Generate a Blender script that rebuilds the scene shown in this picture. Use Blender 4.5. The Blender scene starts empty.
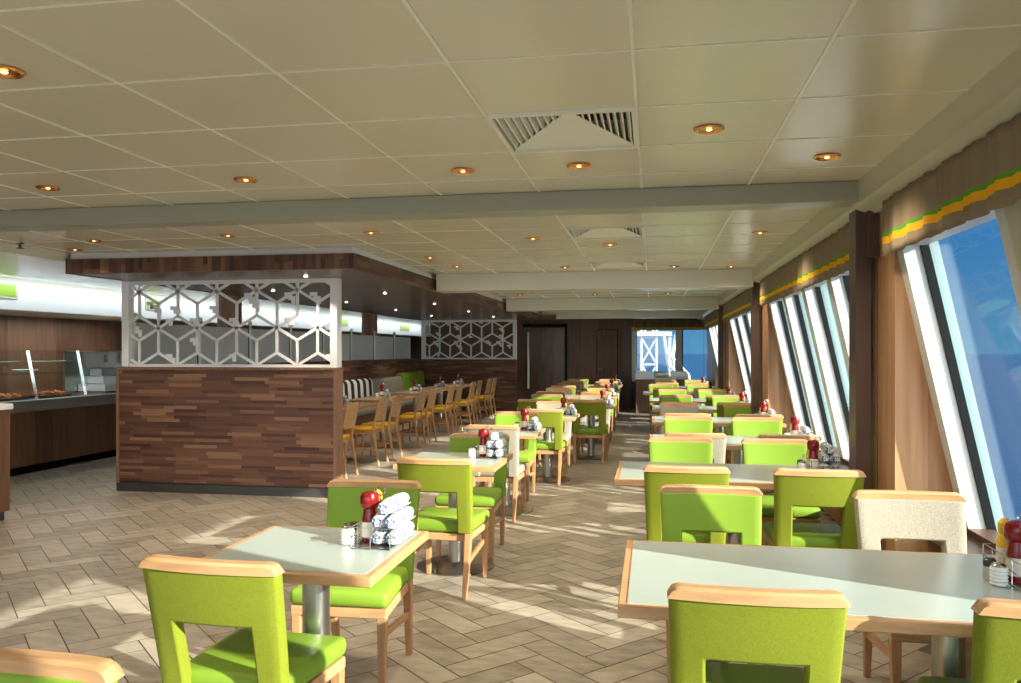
import bpy, bmesh, math, random
from mathutils import Vector, Matrix
random.seed(7)
S = bpy.context.scene
C = S.collection
PI = math.pi

# ------------------------------------------------------------------ materials
def mat(name, col=(.8,.8,.8), rough=.5, metal=0, spec=.5, bump=0, bscale=60, var=0, vscale=8, stretch=None, emit=None, es=1, coat=0, alpha=1):
    m = bpy.data.materials.new(name); m.use_nodes = True
    nt = m.node_tree; N = nt.nodes; L = nt.links
    b = N['Principled BSDF']
    b.inputs['Base Color'].default_value = (*col, 1)
    b.inputs['Roughness'].default_value = rough
    b.inputs['Metallic'].default_value = metal
    b.inputs['Specular IOR Level'].default_value = spec
    b.inputs['Coat Weight'].default_value = coat
    tc = N.new('ShaderNodeTexCoord')
    if var:
        mp = N.new('ShaderNodeMapping'); L.new(tc.outputs['Object'], mp.inputs['Vector'])
        if stretch: mp.inputs['Scale'].default_value = stretch
        nz = N.new('ShaderNodeTexNoise'); nz.inputs['Scale'].default_value = vscale; nz.inputs['Detail'].default_value = 5
        L.new(mp.outputs[0], nz.inputs['Vector'])
        mr = N.new('ShaderNodeMapRange'); mr.inputs['From Min'].default_value=.3; mr.inputs['From Max'].default_value=.7
        mr.inputs['To Min'].default_value = 1-var; mr.inputs['To Max'].default_value = 1+var
        L.new(nz.outputs['Fac'], mr.inputs['Value'])
        mx = N.new('ShaderNodeVectorMath'); mx.operation='SCALE'
        mx.inputs[0].default_value = col
        L.new(mr.outputs[0], mx.inputs['Scale']); L.new(mx.outputs[0], b.inputs['Base Color'])
    if bump:
        nz = N.new('ShaderNodeTexNoise'); nz.inputs['Scale'].default_value = bscale; nz.inputs['Detail'].default_value=2
        L.new(tc.outputs['Object'], nz.inputs['Vector'])
        bp = N.new('ShaderNodeBump'); bp.inputs['Strength'].default_value = bump; bp.inputs['Distance'].default_value=.003
        L.new(nz.outputs['Fac'], bp.inputs['Height']); L.new(bp.outputs[0], b.inputs['Normal'])
    if emit:
        b.inputs['Emission Color'].default_value=(*emit,1); b.inputs['Emission Strength'].default_value=es
    return m

def glassmat(name, tint=(.9,.95,.95), f0=.05, rough=.02, diff=0, dcol=(.8,.85,.85)):
    m = bpy.data.materials.new(name); m.use_nodes=True
    nt=m.node_tree; N=nt.nodes; L=nt.links; N.clear()
    out=N.new('ShaderNodeOutputMaterial'); t=N.new('ShaderNodeBsdfTransparent'); g=N.new('ShaderNodeBsdfGlossy')
    t.inputs[0].default_value=(*tint,1); g.inputs['Roughness'].default_value=rough
    ly=N.new('ShaderNodeLayerWeight'); ly.inputs['Blend'].default_value=.5
    p5=N.new('ShaderNodeMath'); p5.operation='POWER'; p5.inputs[1].default_value=5; L.new(ly.outputs['Facing'],p5.inputs[0])
    lw=N.new('ShaderNodeMath'); lw.operation='MULTIPLY_ADD'; lw.inputs[1].default_value=.5; lw.inputs[2].default_value=.03; L.new(p5.outputs[0],lw.inputs[0])
    mx=N.new('ShaderNodeMixShader'); L.new(lw.outputs[0],mx.inputs[0]); L.new(t.outputs[0],mx.inputs[1]); L.new(g.outputs[0],mx.inputs[2])
    last=mx
    if diff:
        d=N.new('ShaderNodeBsdfDiffuse'); d.inputs[0].default_value=(*dcol,1)
        m2=N.new('ShaderNodeMixShader'); m2.inputs[0].default_value=diff
        L.new(mx.outputs[0],m2.inputs[1]); L.new(d.outputs[0],m2.inputs[2]); last=m2
    L.new(last.outputs[0],out.inputs[0])
    return m

def wood_planks(name, cols, axis='z', pw=.3, grain=30, rough=.45):
    """vertical veneer with per-plank tone; planks counted along x+y, grain along z"""
    m=bpy.data.materials.new(name); m.use_nodes=True; nt=m.node_tree; N=nt.nodes; L=nt.links
    b=N['Principled BSDF']; b.inputs['Roughness'].default_value=rough
    ge=N.new('ShaderNodeNewGeometry'); sp=N.new('ShaderNodeSeparateXYZ'); L.new(ge.outputs['Position'],sp.inputs[0])
    ad=N.new('ShaderNodeMath'); ad.operation='ADD'; L.new(sp.outputs[0],ad.inputs[0]); L.new(sp.outputs[1],ad.inputs[1])
    dv=N.new('ShaderNodeMath'); dv.operation='DIVIDE'; L.new(ad.outputs[0],dv.inputs[0]); dv.inputs[1].default_value=pw
    fl=N.new('ShaderNodeMath'); fl.operation='FLOOR'; L.new(dv.outputs[0],fl.inputs[0])
    wn=N.new('ShaderNodeTexWhiteNoise'); wn.noise_dimensions='1D'; L.new(fl.outputs[0],wn.inputs['W'])
    cb=N.new('ShaderNodeCombineXYZ'); L.new(ad.outputs[0],cb.inputs[0]); L.new(fl.outputs[0],cb.inputs[1])
    zz=N.new('ShaderNodeMath'); zz.operation='MULTIPLY'; L.new(sp.outputs[2],zz.inputs[0]); zz.inputs[1].default_value=.06; L.new(zz.outputs[0],cb.inputs[2])
    nz=N.new('ShaderNodeTexNoise'); nz.inputs['Scale'].default_value=grain; nz.inputs['Detail'].default_value=4; nz.inputs['Distortion'].default_value=.6; L.new(cb.outputs[0],nz.inputs['Vector'])
    mx=N.new('ShaderNodeMath'); mx.operation='MULTIPLY_ADD'; L.new(wn.outputs[0],mx.inputs[0]); mx.inputs[1].default_value=.35
    L.new(nz.outputs['Fac'],mx.inputs[2])
    rp=N.new('ShaderNodeValToRGB'); rp.color_ramp.elements[0].position=.35; rp.color_ramp.elements[0].color=(*cols[0],1)
    rp.color_ramp.elements[1].position=.95; rp.color_ramp.elements[1].color=(*cols[-1],1)
    if len(cols)>2:
        e=rp.color_ramp.elements.new(.62); e.color=(*cols[1],1)
    L.new(mx.outputs[0],rp.inputs[0]); L.new(rp.outputs[0],b.inputs['Base Color'])
    return m

def strip_cladding(name, sw=.034, sl=.38, vertical=False):
    """horizontal staggered wood strips in mixed browns"""
    m=bpy.data.materials.new(name); m.use_nodes=True; nt=m.node_tree; N=nt.nodes; L=nt.links
    b=N['Principled BSDF']; b.inputs['Roughness'].default_value=.5
    ge=N.new('ShaderNodeNewGeometry'); sp=N.new('ShaderNodeSeparateXYZ'); L.new(ge.outputs['Position'],sp.inputs[0])
    def mth(op,a,c=None,v=None):
        n=N.new('ShaderNodeMath'); n.operation=op
        L.new(a,n.inputs[0])
        if c is not None: L.new(c,n.inputs[1])
        elif v is not None: n.inputs[1].default_value=v
        return n.outputs[0]
    xy=mth('ADD',sp.outputs[0],sp.outputs[1])
    zz=sp.outputs[2]
    if vertical: xy,zz=zz,xy
    row=mth('FLOOR',mth('DIVIDE',zz,v=sw))
    wn=N.new('ShaderNodeTexWhiteNoise'); wn.noise_dimensions='1D'; L.new(row,wn.inputs['W'])
    along=mth('ADD',mth('DIVIDE',xy,v=sl),mth('MULTIPLY',wn.outputs[0],v=7.3))
    col=mth('FLOOR',along)
    cb=N.new('ShaderNodeCombineXYZ'); L.new(row,cb.inputs[0]); L.new(col,cb.inputs[1])
    w2=N.new('ShaderNodeTexWhiteNoise'); w2.noise_dimensions='2D'; L.new(cb.outputs[0],w2.inputs['Vector'])
    cb2=N.new('ShaderNodeCombineXYZ'); L.new(mth('MULTIPLY',xy,v=1.5),cb2.inputs[0]); L.new(mth('MULTIPLY',zz,v=45),cb2.inputs[1]); L.new(col,cb2.inputs[2])
    nz=N.new('ShaderNodeTexNoise'); nz.inputs['Scale'].default_value=2; L.new(cb2.outputs[0],nz.inputs['Vector'])
    f=mth('ADD',mth('MULTIPLY',nz.outputs['Fac'],v=.35),mth('MULTIPLY',w2.outputs[0],v=.75))
    rp=N.new('ShaderNodeValToRGB'); r=rp.color_ramp
    r.elements[0].position=.12; r.elements[0].color=(.045,.018,.011,1)
    r.elements[1].position=.95; r.elements[1].color=(.28,.15,.085,1)
    for p,c in ((.4,(.12,.05,.032)),(.7,(.16,.074,.042))):
        e=r.elements.new(p); e.color=(*c,1)
    L.new(f,rp.inputs[0]); L.new(rp.outputs[0],b.inputs['Base Color'])
    fr=mth('FRACT',mth('DIVIDE',zz,v=sw))
    edge=mth('LESS_THAN',fr,v=.07)
    bp=N.new('ShaderNodeBump'); bp.inputs['Strength'].default_value=.6; bp.inputs['Distance'].default_value=.004
    L.new(mth('SUBTRACT',w2.outputs[0],edge),bp.inputs['Height']); L.new(bp.outputs[0],b.inputs['Normal'])
    return m

def weave(name, c1, scale=500, var=.15):
    m = mat(name, c1, rough=.85, spec=.2, var=var, vscale=180, bump=.35, bscale=scale)
    m.node_tree.nodes['Principled BSDF'].inputs['Sheen Weight'].default_value=.04
    return m

M = {}
M['green'] = weave('green_fabric', (.19,.228,.015), var=.12)
M['greenseat'] = mat('green_vinyl', (.20,.335,.03), rough=.5, spec=.3, bump=.05, bscale=300)
M['grey'] = weave('grey_fabric', (.34,.31,.255), var=.22)
M['greyseat'] = mat('grey_vinyl', (.33,.29,.24), rough=.6)
M['oak'] = mat('beech_wood', (.52,.295,.14), rough=.38, var=.16, vscale=9, stretch=(.6,6,6), coat=.15)
M['leg'] = mat('beech_leg', (.43,.235,.11), rough=.4, var=.16, vscale=9, stretch=(6,6,.6))
M['top'] = mat('laminate', (.40,.47,.45), rough=.22, var=.03, vscale=3)
M['boothtop'] = mat('booth_laminate', (.34,.27,.19), rough=.25, var=.1, vscale=8, stretch=(1,8,1))
M['steel'] = mat('brushed_steel', (.50,.50,.48), rough=.3, metal=1)
M['chrome'] = mat('chrome', (.8,.8,.8), rough=.12, metal=1)
M['rail'] = mat('satin_steel_rail', (.42,.43,.43), rough=.35, metal=.5)
M['base'] = mat('dark_steel_base', (.28,.27,.26), rough=.3, metal=1)
M['red'] = mat('ketchup_red', (.20,.006,.008), rough=.2)
M['yellow'] = mat('mustard_yellow', (.85,.50,.02), rough=.3)
M['white'] = mat('white_paint', (.88,.90,.92), rough=.4)
M['winwhite'] = mat('window_frame_white', (.62,.65,.66), rough=.35)
M['black'] = mat('black_rubber', (.012,.014,.016), rough=.7, spec=.05)
M['label'] = mat('cream_label', (.8,.76,.66), rough=.5)
M['shaker'] = mat('shaker_glass', (.55,.56,.52), rough=.15)
M['pepper'] = mat('pepper_dark', (.05,.045,.04), rough=.3)
M['seatyellow'] = mat('mustard_vinyl', (.62,.33,.01), rough=.45)
M['strip'] = strip_cladding('strip_cladding')
M['soffitwood'] = strip_cladding('soffit_cladding', sw=.06, sl=.5)
M['soffitv'] = strip_cladding('soffit_cladding_upright', sw=.045, sl=.6, vertical=True)
M['dark'] = wood_planks('dark_walnut', [(.10,.052,.035),(.15,.082,.055),(.22,.125,.085)], pw=.45)
M['darkgloss'] = wood_planks('dark_gloss_walnut', [(.07,.042,.03),(.11,.066,.046),(.16,.095,.068)], pw=.3, rough=.25)
M['buffet'] = wood_planks('buffet_walnut', [(.14,.07,.042),(.20,.105,.062),(.28,.15,.09)], pw=.3)
M['lightwood'] = wood_planks('light_oak_panel', [(.22,.11,.05),(.38,.20,.095),(.50,.29,.15)], pw=.37, grain=16)
M['column'] = mat('column_brown', (.10,.06,.045), rough=.4, var=.15, vscale=4)
M['cream'] = mat('cream_metal', (.56,.54,.43), rough=.3)
M['ceil'] = mat('ceiling_panel', (.71,.67,.52), rough=.23, spec=.6, bump=.02, bscale=3)
M['tbar'] = mat('ceiling_bar', (.85,.83,.70), rough=.3)
M['beam'] = mat('beam_green_grey', (.37,.38,.29), rough=.35)
M['beamlight'] = mat('beam_cream', (.76,.76,.64), rough=.25)
M['brass'] = mat('brass', (.85,.42,.14), rough=.22, metal=1)
M['bulb'] = mat('bulb', (1,.8,.5), emit=(1,.62,.28), es=3)
M['led'] = mat('led', (1,1,1), emit=(1,.9,.75), es=5)
M['sign'] = mat('green_sign', (.33,.55,.03), rough=.4)
M['frost'] = mat('frosted_glass', (.60,.66,.70), rough=.3)
M['glass'] = glassmat('window_glass', (.93,.97,.98))
M['clear'] = glassmat('clear_glass', (.90,.95,.93))
M['grout'] = mat('grout', (.12,.10,.08), rough=.9)
M['benchgrey'] = mat('bench_grey', (.25,.24,.19), rough=.6, var=.1)
M['rust'] = mat('orange_food', (.75,.20,.05), rough=.5, var=.4, vscale=60)
M['darkmetal'] = mat('dark_metal', (.09,.09,.09), rough=.35, metal=.6)
M['teal'] = mat('outer_fin', (.24,.36,.38), rough=.4)
M['mast'] = mat('mast_white', (.55,.60,.63), rough=.4)

def floor_mat():
    m=bpy.data.materials.new('floor_tile'); m.use_nodes=True; nt=m.node_tree; N=nt.nodes; L=nt.links
    b=N['Principled BSDF']; b.inputs['Roughness'].default_value=.42; b.inputs['Specular IOR Level'].default_value=.4
    ge=N.new('ShaderNodeNewGeometry')
    nz=N.new('ShaderNodeTexNoise'); nz.inputs['Scale'].default_value=7; nz.inputs['Detail'].default_value=6
    mp=N.new('ShaderNodeMapping'); mp.inputs['Scale'].default_value=(1,2.5,1); mp.inputs['Rotation'].default_value=(0,0,.8)
    L.new(ge.outputs['Position'],mp.inputs[0]); L.new(mp.outputs[0],nz.inputs['Vector'])
    ad=N.new('ShaderNodeMath'); ad.operation='MULTIPLY_ADD'; L.new(ge.outputs['Random Per Island'],ad.inputs[0]); ad.inputs[1].default_value=.45
    L.new(nz.outputs['Fac'],ad.inputs[2])
    rp=N.new('ShaderNodeValToRGB'); r=rp.color_ramp
    r.elements[0].position=.35; r.elements[0].color=(.205,.178,.145,1); r.elements[1].position=1.0; r.elements[1].color=(.41,.365,.305,1)
    L.new(ad.outputs[0],rp.inputs[0]); L.new(rp.outputs[0],b.inputs['Base Color'])
    return m
M['floor']=floor_mat()

def zebra():
    m=bpy.data.materials.new('zebra_fabric'); m.use_nodes=True; nt=m.node_tree; N=nt.nodes; L=nt.links
    b=N['Principled BSDF']; b.inputs['Roughness'].default_value=.8
    tc=N.new('ShaderNodeTexCoord'); wv=N.new('ShaderNodeTexWave'); wv.bands_direction='Y'; wv.inputs['Scale'].default_value=1.0; wv.inputs['Distortion'].default_value=.6
    L.new(tc.outputs['Object'],wv.inputs['Vector'])
    gt=N.new('ShaderNodeMath'); gt.operation='GREATER_THAN'; gt.inputs[1].default_value=.5; L.new(wv.outputs['Fac'],gt.inputs[0])
    mx=N.new('ShaderNodeMixRGB'); L.new(gt.outputs[0],mx.inputs[0]); mx.inputs[1].default_value=(.01,.01,.012,1); mx.inputs[2].default_value=(.8,.8,.78,1)
    L.new(mx.outputs[0],b.inputs['Base Color']); return m
M['zebra']=zebra()

def napkin():
    m=bpy.data.materials.new('printed_napkin'); m.use_nodes=True; nt=m.node_tree; N=nt.nodes; L=nt.links
    b=N['Principled BSDF']; b.inputs['Roughness'].default_value=.85
    tc=N.new('ShaderNodeTexCoord'); v=N.new('ShaderNodeTexNoise'); v.inputs['Scale'].default_value=55; v.inputs['Distortion'].default_value=2.5
    L.new(tc.outputs['Object'],v.inputs['Vector'])
    rp=N.new('ShaderNodeValToRGB'); r=rp.color_ramp; r.interpolation='LINEAR'
    r.elements[0].position=.50; r.elements[0].color=(.72,.74,.76,1); r.elements[1].position=.57; r.elements[1].color=(.05,.09,.20,1)
    L.new(v.outputs['Fac'],rp.inputs[0]); L.new(rp.outputs[0],b.inputs['Base Color']); return m
M['napkin']=napkin()

def valance_mat(z0, h, name, o0=.20, o1=.33, g1=.39, base=(.27,.21,.14)):
    m=bpy.data.materials.new(name); m.use_nodes=True; nt=m.node_tree; N=nt.nodes; L=nt.links
    b=N['Principled BSDF']; b.inputs['Roughness'].default_value=.9; b.inputs['Specular IOR Level'].default_value=.1
    ge=N.new('ShaderNodeNewGeometry'); sp=N.new('ShaderNodeSeparateXYZ'); L.new(ge.outputs['Position'],sp.inputs[0])
    mr=N.new('ShaderNodeMapRange'); mr.inputs['From Min'].default_value=z0; mr.inputs['From Max'].default_value=z0+h; L.new(sp.outputs[2],mr.inputs[0])
    rp=N.new('ShaderNodeValToRGB'); r=rp.color_ramp; r.interpolation='CONSTANT'
    r.elements[0].position=0; r.elements[0].color=(*base,1); r.elements[1].position=o0; r.elements[1].color=(.85,.42,.02,1)
    e=r.elements.new(o1); e.color=(.10,.36,.03,1); e=r.elements.new(g1); e.color=(*base,1)
    L.new(mr.outputs[0],rp.inputs[0]); L.new(rp.outputs[0],b.inputs['Base Color']); return m

# ------------------------------------------------------------------ mesh helpers
def BM(): return bmesh.new()
def box(bm, x0,x1,y0,y1,z0,z1, mi=0, bev=0, seg=2):
    r=bmesh.ops.create_cube(bm,size=1)
    vs=r['verts']
    for v in vs:
        v.co=Vector((x0+(v.co.x+.5)*(x1-x0), y0+(v.co.y+.5)*(y1-y0), z0+(v.co.z+.5)*(z1-z0)))
    fs={f for v in vs for f in v.link_faces}
    for f in fs: f.material_index=mi
    if bev:
        es=list({e for v in vs for e in v.link_edges})
        rr=bmesh.ops.bevel(bm,geom=es,offset=bev,segments=seg,affect='EDGES',profile=.5)
        for f in rr['faces']: f.material_index=mi
def hexa(bm, p, mi=0, bev=0, seg=2):
    """8 points: bottom 4 ccw, top 4 ccw"""
    vs=[bm.verts.new(q) for q in p]
    fs=[(3,2,1,0),(4,5,6,7),(0,1,5,4),(1,2,6,5),(2,3,7,6),(3,0,4,7)]
    out=[]
    for f in fs:
        g=bm.faces.new([vs[i] for i in f]); g.material_index=mi; out.append(g)
    if bev:
        es=list({e for v in vs for e in v.link_edges})
        rr=bmesh.ops.bevel(bm,geom=es,offset=bev,segments=seg,affect='EDGES',profile=.5)
        for f in rr['faces']: f.material_index=mi
def bar(bm, a, b, w, t=None, up=(0,0,1), mi=0):
    """rectangular bar between two points; w across, t along 'up'-ish"""
    t=t or w; a=Vector(a); b=Vector(b); d=(b-a).normalized(); up=Vector(up)
    s=d.cross(up)
    if s.length<1e-4: s=d.cross(Vector((1,0,0)))
    s.normalize(); u=s.cross(d).normalized()
    s*=w/2; u*=t/2
    hexa(bm,[a-s-u,a+s-u,a+s+u,a-s+u,b-s-u,b+s-u,b+s+u,b-s+u],mi)
def taper(bm, a, b, w0, w1, bev=.004, d0=None, d1=None):
    d0=d0 or w0; d1=d1 or w1
    a=Vector(a); b=Vector(b)
    def q(c,w,d): return [c+Vector((-w/2,-d/2,0)),c+Vector((w/2,-d/2,0)),c+Vector((w/2,d/2,0)),c+Vector((-w/2,d/2,0))]
    hexa(bm,q(a,w0,d0)+q(b,w1,d1),0,bev,1)
def lathe(bm, prof, seg=20, cx=0, cy=0, mi=0, z0=0):
    rings=[]
    for r,z in prof:
        if r<1e-5: rings.append([bm.verts.new((cx,cy,z0+z))])
        else: rings.append([bm.verts.new((cx+r*math.cos(2*PI*i/seg),cy+r*math.sin(2*PI*i/seg),z0+z)) for i in range(seg)])
    for a,b in zip(rings,rings[1:]):
        for i in range(seg):
            j=(i+1)%seg
            if len(a)==1 and len(b)==1: continue
            if len(a)==1: f=bm.faces.new((a[0],b[j],b[i]))
            elif len(b)==1: f=bm.faces.new((a[i],a[j],b[0]))
            else: f=bm.faces.new((a[i],a[j],b[j],b[i]))
            f.material_index=mi
def tube(bm, pts, r, seg=6, closed=False, mi=0):
    pts=[Vector(p) for p in pts]; n=len(pts); rings=[]
    prev=None
    for i,p in enumerate(pts):
        if closed: d=(pts[(i+1)%n]-pts[i-1])
        else: d=pts[min(i+1,n-1)]-pts[max(i-1,0)]
        d.normalize()
        if prev is None:
            u=d.cross(Vector((0,0,1)))
            if u.length<.05: u=d.cross(Vector((1,0,0)))
        else: u=prev-d*prev.dot(d)
        u.normalize(); prev=u; w=d.cross(u)
        rr=r[i] if isinstance(r,(list,tuple)) else r
        rings.append([bm.verts.new(p+(u*math.cos(2*PI*k/seg)+w*math.sin(2*PI*k/seg))*rr) for k in range(seg)])
    m=n if closed else n-1
    for i in range(m):
        a=rings[i]; b=rings[(i+1)%n]
        for k in range(seg):
            f=bm.faces.new((a[k],a[(k+1)%seg],b[(k+1)%seg],b[k])); f.material_index=mi
    if not closed:
        for rg in (rings[0][::-1],rings[-1]):
            f=bm.faces.new(rg); f.material_index=mi
def obj(name, bm, mats, parent=None, smooth=True, ang=35):
    bmesh.ops.recalc_face_normals(bm, faces=bm.faces[:])
    me=bpy.data.meshes.new(name); bm.to_mesh(me); bm.free()
    for m in (mats if isinstance(mats,(list,tuple)) else [mats]): me.materials.append(m)
    if smooth:
        for p in me.polygons: p.use_smooth=True
        me.set_sharp_from_angle(angle=math.radians(ang))
    o=bpy.data.objects.new(name,me); C.objects.link(o)
    if parent: o.parent=parent
    return o
def bake(o):
    """apply modifiers into a fresh mesh without operators"""
    bpy.context.view_layer.update()
    dg=bpy.context.evaluated_depsgraph_get()
    me=bpy.data.meshes.new_from_object(o.evaluated_get(dg))
    o.modifiers.clear(); o.data=me
    return o
def tag(o,label,cat,group=None,kind=None):
    o['label']=label; o['category']=cat
    if group: o['group']=group
    if kind: o['kind']=kind
    return o
def struct(o,label=None):
    o['kind']='structure'
    if label: o['label']=label
    return o
def empty(name, loc=(0,0,0), rz=0):
    o=bpy.data.objects.new(name,None); C.objects.link(o); o.location=loc; o.rotation_euler=(0,0,rz); o.empty_display_size=.1
    return o
def kids(o): return [c for c in bpy.data.objects if c.parent==o]
KID={}
def copy_tree(o, loc, rz=0, label=None, group=None):
    def rec(s,parent):
        c=s.copy(); C.objects.link(c)
        if parent: c.parent=parent
        if s not in KID: KID[s]=kids(s)
        for k in KID[s]: rec(k,c)
        return c
    r=rec(o,None); r.location=loc; r.rotation_euler=(0,0,rz)
    if label: r['label']=label
    if group: r['group']=group
    return r
FIRST={}
def put(maker, key, loc, rz, label, group=None, cat=None):
    """first use returns the maker's own object, later ones copies"""
    if key not in FIRST:
        o=maker(); FIRST[key]=o
        bpy.context.view_layer.update()
        for k in kids(o):
            KID[k]=kids(k)
        KID[o]=kids(o)
        o.location=loc; o.rotation_euler=(0,0,rz); o['label']=label
        if group: o['group']=group
        return o
    return copy_tree(FIRST[key],loc,rz,label,group)

# ------------------------------------------------------------------ camera
A=math.radians(10.03)
cam=bpy.data.cameras.new('camera'); co=bpy.data.objects.new('camera',cam); C.objects.link(co)
co.location=(0,0,1.5); co.rotation_euler=(PI/2,0,A)
cam.sensor_width=36; cam.lens=36*800/1021; cam.shift_y=9.5/1021; cam.clip_end=5000; cam.clip_start=.05
S.camera=co

# ------------------------------------------------------------------ room shell
XC=1.13; ZC=2.45; YF=21.2; XL=-8.7; YB=-3.2
def lean(z): return 1.595-(z-.6)*.219   # inner face of the leaning hull wall
def herring2():
    bm=BM()
    box(bm,XL,1.75,YB,YF+.8,-.06,-.004,1)
    W=.155; k=3; g=.003
    an=PI/4+.03; ca,sa=math.cos(an),math.sin(an)
    box(bm,XL,-5.5,YF+.8,27,-.06,0,0)
    n=70
    for m in range(-n,n):
        for t in range(-n*2,n*2):
            # horizontal brick (cells (t+2k*m .. +k-1, t)), vertical brick directly at its right end going up
            hx,hy=t+2*k*m,t
            rects=((hx,hy,hx+k,hy+1),(hx+k,hy,hx+k+1,hy+k))
            rects=((hx,hy,hx+k,hy+1),(hx+k,hy+1-k,hx+k+1,hy+1))
            for x0,y0,x1,y1 in rects:
                pts=[(x0*W+g,y0*W+g),(x1*W-g,y0*W+g),(x1*W-g,y1*W-g),(x0*W+g,y1*W-g)]
                q=[(px*ca-py*sa-3, px*sa+py*ca+9) for px,py in pts]
                if min(p[0] for p in q)<XL or max(p[0] for p in q)>1.74 or min(p[1] for p in q)<YB or max(p[1] for p in q)>YF+.78: continue
                f=bm.faces.new([bm.verts.new((a,b,0)) for a,b in q]); f.material_index=0
    return bm
fl=obj('floor',herring2(),[M['floor'],M['grout']],smooth=False); struct(fl,'herringbone floor of grey brown rectangular tiles')

# ceiling with white T bars
bm=BM()
VT=[(3.15,3.75),(6.15,6.75),(8.55,9.15)]
box(bm,XL,-.66,YB,YF+.8,ZC,ZC+.18,0); box(bm,-.06,XC+.02,YB,YF+.8,ZC,ZC+.18,0)
ya=YB
for a_,b_ in VT+[(YF+.8,0)]:
    box(bm,-.66,-.06,ya,a_,ZC,ZC+.18,0); ya=b_
x=-.06+.6*1
xs=[-.06+.6*k for k in range(-9,2)]
for x in xs:
    if x<XC: box(bm,x-.006,x+.006,YB,YF+.7,ZC-.004,ZC+.001,1)
y=2.55-.6*9
while y<YF+.5:
    box(bm,-5.3,XC,y-.0045,y+.0045,ZC-.003,ZC+.001,1); y+=.6
ce=obj('ceiling',bm,[M['ceil'],M['tbar'],M['beamlight']],smooth=False); struct(ce,'cream metal panel ceiling with white joints')
bm=BM(); box(bm,XL,-5.62,5.2,27,2.37,2.45,0)
struct(obj('trim_1',bm,M['beamlight'],smooth=False),'plain glossy lowered ceiling over the buffet')
# transverse beams
n=2
for (y0,y1,zb,mm,x0) in ((4.72,4.92,2.335,'beam',XL),(9.55,9.95,2.24,'beamlight',-2.62),(14.35,14.75,2.235,'beamlight',-2.62),(19.0,19.3,2.27,'beamlight',-2.60)):
    bm=BM(); box(bm,x0,XC+.02,y0,y1,zb,ZC,0,.006,1); struct(obj('trim_%d'%n,bm,M[mm],smooth=False),'ceiling beam across the room'); n+=1
# side fascia along windows
bm=BM()
hexa(bm,[(XC,YB,2.335),(XC+.02,YB,2.335),(XC+.02,YF+.5,2.335),(XC,YF+.5,2.335),(XC,YB,2.45),(XC+.02,YB,2.45),(XC+.02,YF+.5,2.45),(XC,YF+.5,2.45)],0)
hexa(bm,[(XC,YB,2.32),(1.24,YB,2.275),(1.24,YF+.5,2.275),(XC,YF+.5,2.32),(XC,YB,2.337),(1.24,YB,2.292),(1.24,YF+.5,2.292),(XC,YF+.5,2.337)],0)
box(bm,1.225,1.36,YB,YF+.5,2.275,2.50,0)
struct(obj('trim_%d'%n,bm,M['cream'],smooth=False),'cream fascia between ceiling and windows'); n+=1

# right hull wall: parapet below windows, header, pillars
def prism_y(bm, prof, y0,y1,mi=0):
    a=[bm.verts.new((x,y0,z)) for x,z in prof]; b=[bm.verts.new((x,y1,z)) for x,z in prof]
    m=len(prof)
    f=bm.faces.new(a[::-1]); f.material_index=mi
    f=bm.faces.new(b); f.material_index=mi
    for i in range(m):
        f=bm.faces.new((a[i],a[(i+1)%m],b[(i+1)%m],b[i])); f.material_index=mi
ZS=.56; ZT=2.10
bm=BM()
prism_y(bm,[(1.60,0),(1.85,0),(1.85,ZS),(lean(ZS)-.02,ZS)],YB,YF+.5,0)
prism_y(bm,[(lean(ZT)-.01,ZT),(lean(ZT)+.25,ZT),(lean(ZT)+.25,2.52),(lean(ZT)-.01,2.52)],YB,YF+.5,0)
struct(obj('wall_right',bm,M['lightwood'],smooth=False),'leaning hull wall below and above the side windows')
bays=[(.10,2.45),(3.20,4.50),(5.15,9.18),(10.1,13.75),(14.9,18.7)]
pill=[(-.2,.10),(4.50,5.15),(9.18,10.1),(13.75,14.9),(18.7,YF+.5)]
bays=[(-3.2,-.2)]+bays
wn_=1
bm=BM()
for (y0,y1) in pill:
    xi=1.26 if y0<18 else 1.42
    prism_y(bm,[(xi,.0),(1.59,.0),(lean(ZS)+.09,ZS),(lean(ZT)+.13,2.1),(lean(ZT)+.13,2.3),(xi,2.3)],y0,y1,0)
    # joint lines
    box(bm,1.254,1.262,(y0+y1)/2-.004,(y0+y1)/2+.004,0,2.05,1)
struct(obj('wall_right_pillars',bm,[M['lightwood'],M['column']],smooth=False),'light oak panels boxed out between the side windows').name='trim_%d'%n; n+=1
for yc in (0.0,4.86,9.66,14.46):
    bm=BM(); box(bm,1.15,1.235,yc,yc+.16,0,2.335,0,.004,1)
    box(bm,1.2,1.345,yc-.08,yc+.15,2.03,2.30,0,.003,1)
    struct(obj('trim_%d'%n,bm,M['column'],smooth=False),'dark brown column casing between windows'); n+=1

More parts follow.
